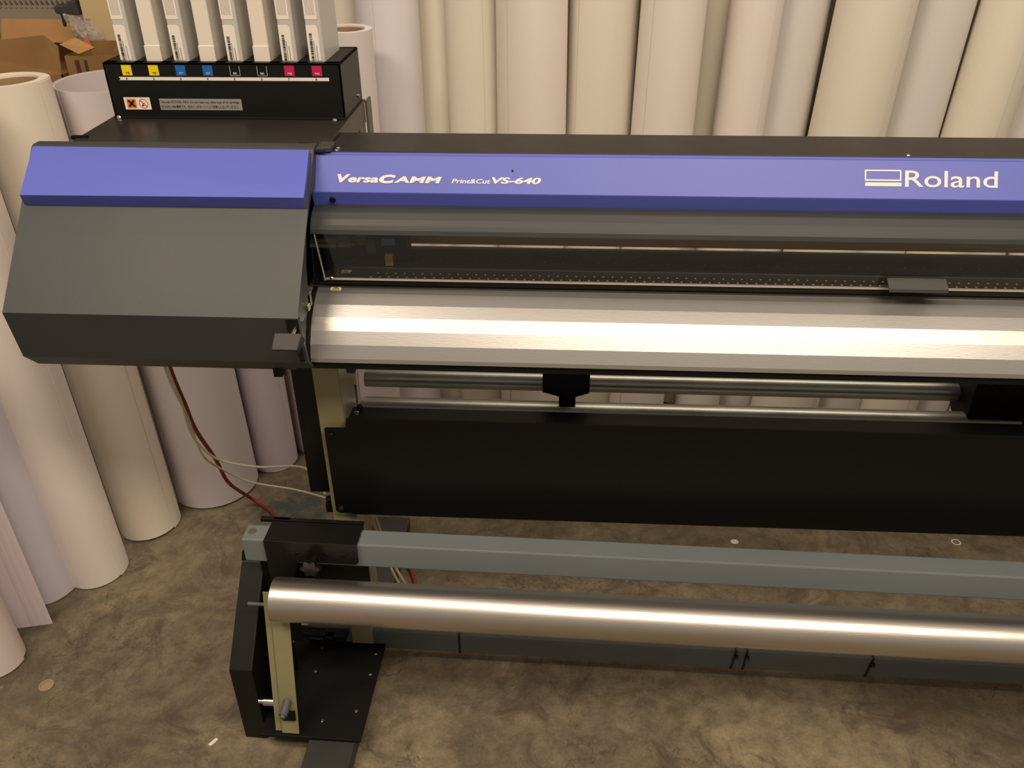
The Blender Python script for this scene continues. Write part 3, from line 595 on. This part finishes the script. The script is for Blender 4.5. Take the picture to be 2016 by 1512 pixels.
roll(-1.3600, 1.6250, .0840, 1.20, (210, 202, 212), 'lilac-grey roll left of the tall cream roll', -.02, .0, tail_a=3.4, group=G)
roll(-1.3800, 1.5000, .0350, .90, (216, 204, 208), 'narrow lilac roll with its sheet edge hanging loose', -.02, .0, hollow=.004, tail_a=1.55, tail=.100, group=G)
roll(-1.3450, 1.3700, .0620, .85, (228, 212, 206), 'pinkish white roll at the lower left edge', -.03, .0, tail_a=2.9, group=G)

# ------------------------------------------------------------------ bench with boxes at the top left
b = MB(); b.box(-2.4, -1.32, 2.35, 2.95, .96, 1.00)
bt = thing('workbench', (-1.9, 2.65, 0), 'workbench behind the rolls carrying the cardboard boxes', 'bench')
obj('bench_top', b, mat('bench_wood', (120, 96, 70), .7, noise=.2, nscale=12), bt)
for x in (-2.36, -1.38):
    for y in (2.40, 2.90):
        b = MB(); b.box(x - .02, x + .02, y - .02, y + .02, 0, .96); obj('leg', b, M_dkbeam, bt)
def sheet(b, pts, th):
    n = (Vector(pts[1]) - Vector(pts[0])).cross(Vector(pts[2]) - Vector(pts[0])).normalized() * th; b.hull(pts, [Vector(p) + n for p in pts])
cb = thing('cardboard_box', (-1.62, 2.52, 1.0), 'large open brown cardboard box with its flaps up, top left', 'box')
b = MB(); b.box(-1.86, -1.395, 2.42, 2.424, 1.0, 1.14); b.box(-1.86, -1.395, 2.70, 2.704, 1.0, 1.2); b.box(-1.86, -1.856, 2.42, 2.70, 1.0, 1.14); b.box(-1.399, -1.395, 2.42, 2.70, 1.0, 1.14)
obj('box_body', b, M_card2, cb)
b = MB(); sheet(b, [(-1.80, 2.42, 1.12), (-1.395, 2.42, 1.1000), (-1.400, 2.43, 1.1432), (-1.396, 2.44, 1.2100), (-1.4288, 2.44, 1.2390), (-1.5626, 2.44, 1.2260), (-1.80, 2.44, 1.215)], .004); obj('front_flap', b, M_card2, cb, label='dark brown front flap')
b = MB(); sheet(b, [(-1.655, 2.60, 1.190), (-1.428, 2.60, 1.190), (-1.418, 2.62, 1.240), (-1.428, 2.62, 1.250), (-1.645, 2.62, 1.252)], .004)
obj('back_flap', b, M_card, cb, label='light tan back flap')
b = MB()
for k in range(13):
    x = -1.545 + k * .0075; b.box(x, x + .0055, 2.4165, 2.4195, 1.1300, 1.1345 + .001 * (k % 3))
obj('print_marks', b, mat('faded_print', (92, 66, 40), .8), cb)
sb = thing('cardboard_box', (-1.33, 2.38, 1.0), 'small brown carton with one tan flap open, beside the ink holder', 'box')
b = MB(); b.box(-1.345, -1.202, 2.366, 2.370, 1.0, 1.200); b.box(-1.345, -1.202, 2.50, 2.504, 1.0, 1.215); b.box(-1.345, -1.341, 2.37, 2.50, 1.0, 1.200); b.box(-1.206, -1.202, 2.37, 2.50, 1.0, 1.215)
b.mat(1); b.box(-1.320, -1.308, 2.3652, 2.366, 1.1, 1.190); b.box(-1.295, -1.286, 2.3652, 2.366, 1.1, 1.190)
obj('box_body', b, [M_card2, mat('dark_print_brown', (70, 54, 38), .8)], sb)
b = MB(); sheet(b, [(-1.3564, 2.38, 1.2261), (-1.2978, 2.36, 1.2057), (-1.2502, 2.36, 1.2224), (-1.3181, 2.40, 1.2393)], .003); obj('open_flap', b, M_card, sb, label='tan open flap')
# board leaning behind
b = MB(); b.hull([(-1.368, 2.56, 1.0), (-1.245, 2.56, 1.0), (-1.268, 2.60, 1.45), (-1.392, 2.60, 1.45)], [(-1.368, 2.575, 1.0), (-1.245, 2.575, 1.0), (-1.268, 2.615, 1.45), (-1.392, 2.615, 1.45)])
tag(obj('leaning_board', b, mat('beige_board', (196, 174, 132), .7, noise=.05, nscale=6)), 'beige board leaning upright behind the small carton, left of the cartridges', 'board')
# grey storage case with a ribbed upper edge
gc = thing('storage_case', (-1.75, 2.85, 1.0), 'grey case with ribbed dark upper edge behind the cardboard boxes', 'case')
b = MB(); b.box(-2.25, -1.43, 2.80, 2.96, 1.0, 1.262); obj('case_body', b, mat('case_grey', (150, 138, 120), .5), gc, bevel=.004)
b = MB(); x = -2.25
while x < -1.5: b.hull([(x, 2.797, 1.256), (x + .006, 2.797, 1.256), (x - .004, 2.797, 1.280), (x - .010, 2.797, 1.280)], [(x, 2.82, 1.256), (x + .006, 2.82, 1.256), (x - .004, 2.82, 1.280), (x - .010, 2.82, 1.280)]); x += .0165
obj('ribs', b, mat('rib_grey', (150, 138, 120), .5), gc)
b = MB(); b.box(-2.25, -1.43, 2.81, 2.96, 1.262, 1.38); obj('dark_lid', b, mat('lid_brown', (78, 66, 54), .6), gc)
# clamp
ck = thing('hand_clamp', (-1.43, 2.62, 1.0), 'dark grey clamp head on a bar rising behind the tan box flap', 'clamp')
b = MB(); b.py([(-1.470, 1.268), (-1.400, 1.264), (-1.405, 1.305), (-1.425, 1.302), (-1.445, 1.291), (-1.466, 1.292), (-1.474, 1.284)], 2.60, 2.63); obj('clamp_head', b, mat('clamp_grey', (58, 58, 56), .5), ck, bevel=.004)
b = MB(); b.box(-1.4620, -1.4520, 2.61, 2.62, 1.0, 1.275); obj('bar', b, mat('clamp_bar', (40, 38, 36), .5), ck)
# polythene bag
b = MB(); bag = b.bm; N = 18
grid = [[None] * N for _ in range(N)]
rnd = random.Random(3)
for s in (0, 1):
    for i in range(N):
        for j in range(N):
            u, v = i / (N - 1), j / (N - 1); x = -1.405 + u * (.075 + .02 * (1 - v)) + .008 * math.sin(v * 5); z = 1.185 + v * .095 - .015 * u * v
            y = 2.535 + (.030 if s else -.030) * math.sin(math.pi * u) * math.sin(math.pi * min(v * 1.05, 1)) + rnd.uniform(-.004, .004)
            grid[i][j] = bag.verts.new((x, y, z))
    for i in range(N - 1):
        for j in range(N - 1): bag.faces.new((grid[i][j], grid[i + 1][j], grid[i + 1][j + 1], grid[i][j + 1]))
pb = thing('polythene_bag', (-1.35, 2.535, 1.145), 'crumpled clear polythene bag tucked behind the open tan flap', 'bag')
obj('film', b, M_bag, pb, sm=True)
b = MB(); sheet(b, [(-1.352, 2.49, 1.212), (-1.328, 2.49, 1.204), (-1.335, 2.49, 1.224)], .001); obj('sticker', b, mat('orange_sticker', (236, 100, 60), .5), pb, label='orange sticker')

# ------------------------------------------------------------------ cables
CG = 'cables hanging under the left housing'
b = MB(); b.tube([(-.792, 1.46, .90), (-.797, 1.49, .75), (-.8120, 1.54, .645), (-.8330, 1.60, .535), (-.8771, 1.75, .337), (-.9063, 1.85, .1839), (-.9129, 1.975, .030), (-.850, 1.950, .0055), (-.8191, 1.9168, .0055), (-.70, 1.83, .0055), (-.54, 1.79, .0400), (-.47, 1.775, .0530), (-.425, 1.765, .0450), (-.4009, 1.736, .010), (-.372, 1.667, .0055), (-.36, 1.58, .0055)], .0050)
tag(obj('power_cable', b, M_redc, sm=True), 'thick red cable running down from the left housing to the floor', 'cable')
b = MB(); b.tube([(-.800, 1.46, .90), (-.795, 1.48, .74), (-.8080, 1.52, .66), (-.8201, 1.55, .5652), (-.8250, 1.60, .48), (-.8090, 1.65, .4096), (-.7350, 1.68, .372), (-.6302, 1.70, .357), (-.56, 1.62, .34)], .0030)
tag(obj('signal_cable', b, M_whc, sm=True), 'cream cable curving right, the upper of the two thin ones', 'cable', 'thin cream cables')
b = MB(); b.tube([(-.803, 1.46, .90), (-.800, 1.48, .74), (-.8140, 1.54, .62), (-.8330, 1.60, .47), (-.8501, 1.70, .352), (-.80, 1.76, .26), (-.6981, 1.80, .2055), (-.60, 1.78, .19), (-.56, 1.74, .19)], .0026)
tag(obj('signal_cable', b, M_whc, sm=True), 'cream cable sagging right, the lower of the two thin ones', 'cable', 'thin cream cables')
for dx, l in ((0, 'left one of two white cables running behind the roller beside the post'), (.009, 'right one of two white cables running behind the roller beside the post')):
    b = MB(); b.tube([(-.430 + dx, 1.53, .36), (-.408 + dx, 1.53, .25), (-.395 + dx * 1.5, 1.54, .17), (-.372 + dx * 2, 1.56, .070), (-.36 + dx * 2, 1.58, .006)], .0032)
    tag(obj('data_cable', b, M_whc, sm=True), l, 'cable', 'white cables beside the post')

# ------------------------------------------------------------------ scraps on the floor
def scrap(pts, label, h=.0012, g=None):
    b = MB(); b.pz(pts, .0002, h); return tag(obj('paper_scrap', b, M_paper), label, 'paper scrap', g)
def oval(x, y, rx, ry, n=16): return [(x + rx * math.cos(2 * math.pi * k / n), y + ry * math.sin(2 * math.pi * k / n)) for k in range(n)]
scrap(oval(.4959, 1.8855, .011, .010), 'round white paper dot on the floor under the black panel')
b = MB(); b.ring((1.1115, 1.9148, .0003), (1.1115, 1.9148, .0015), .013, .009, 20); tag(obj('paper_ring', b, M_paper), 'small white paper ring on the floor at right', 'paper scrap')
b = MB(); b.hull([(p[0], p[1], .051) for p in oval(-.4800, 1.6150, .010, .016)], [(p[0], p[1], .0525) for p in oval(-.4800, 1.6150, .010, .016)]); tag(obj('paper_scrap', b, M_paper), 'white paper oval lying on the stand foot behind the roller', 'paper scrap')
scrap([(-.765, 1.365), (-.720, 1.378), (-.722, 1.388), (-.766, 1.376)], 'thin white scrap beside the drive box')
scrap([(-.752, 1.168), (-.740, 1.186), (-.734, 1.182), (-.744, 1.165)], 'small pale scrap in front of the drive box')
scrap([(-.800, 1.560), (-.792, 1.560), (-.752, 1.465), (-.757, 1.463)], 'long white thread of vinyl left of the drive box')
b = MB(); b.ring((-1.188, 1.302, .0003), (-1.188, 1.302, .003), .017, .013, 20); b.cyl((-1.188, 1.302, .0002), (-1.188, 1.302, .0008), .0135, n=20)
tag(obj('floor_plug', b, mat('pale_filler', (150, 132, 110), .8)), 'small round pale plug in the floor at lower left', 'floor plug')
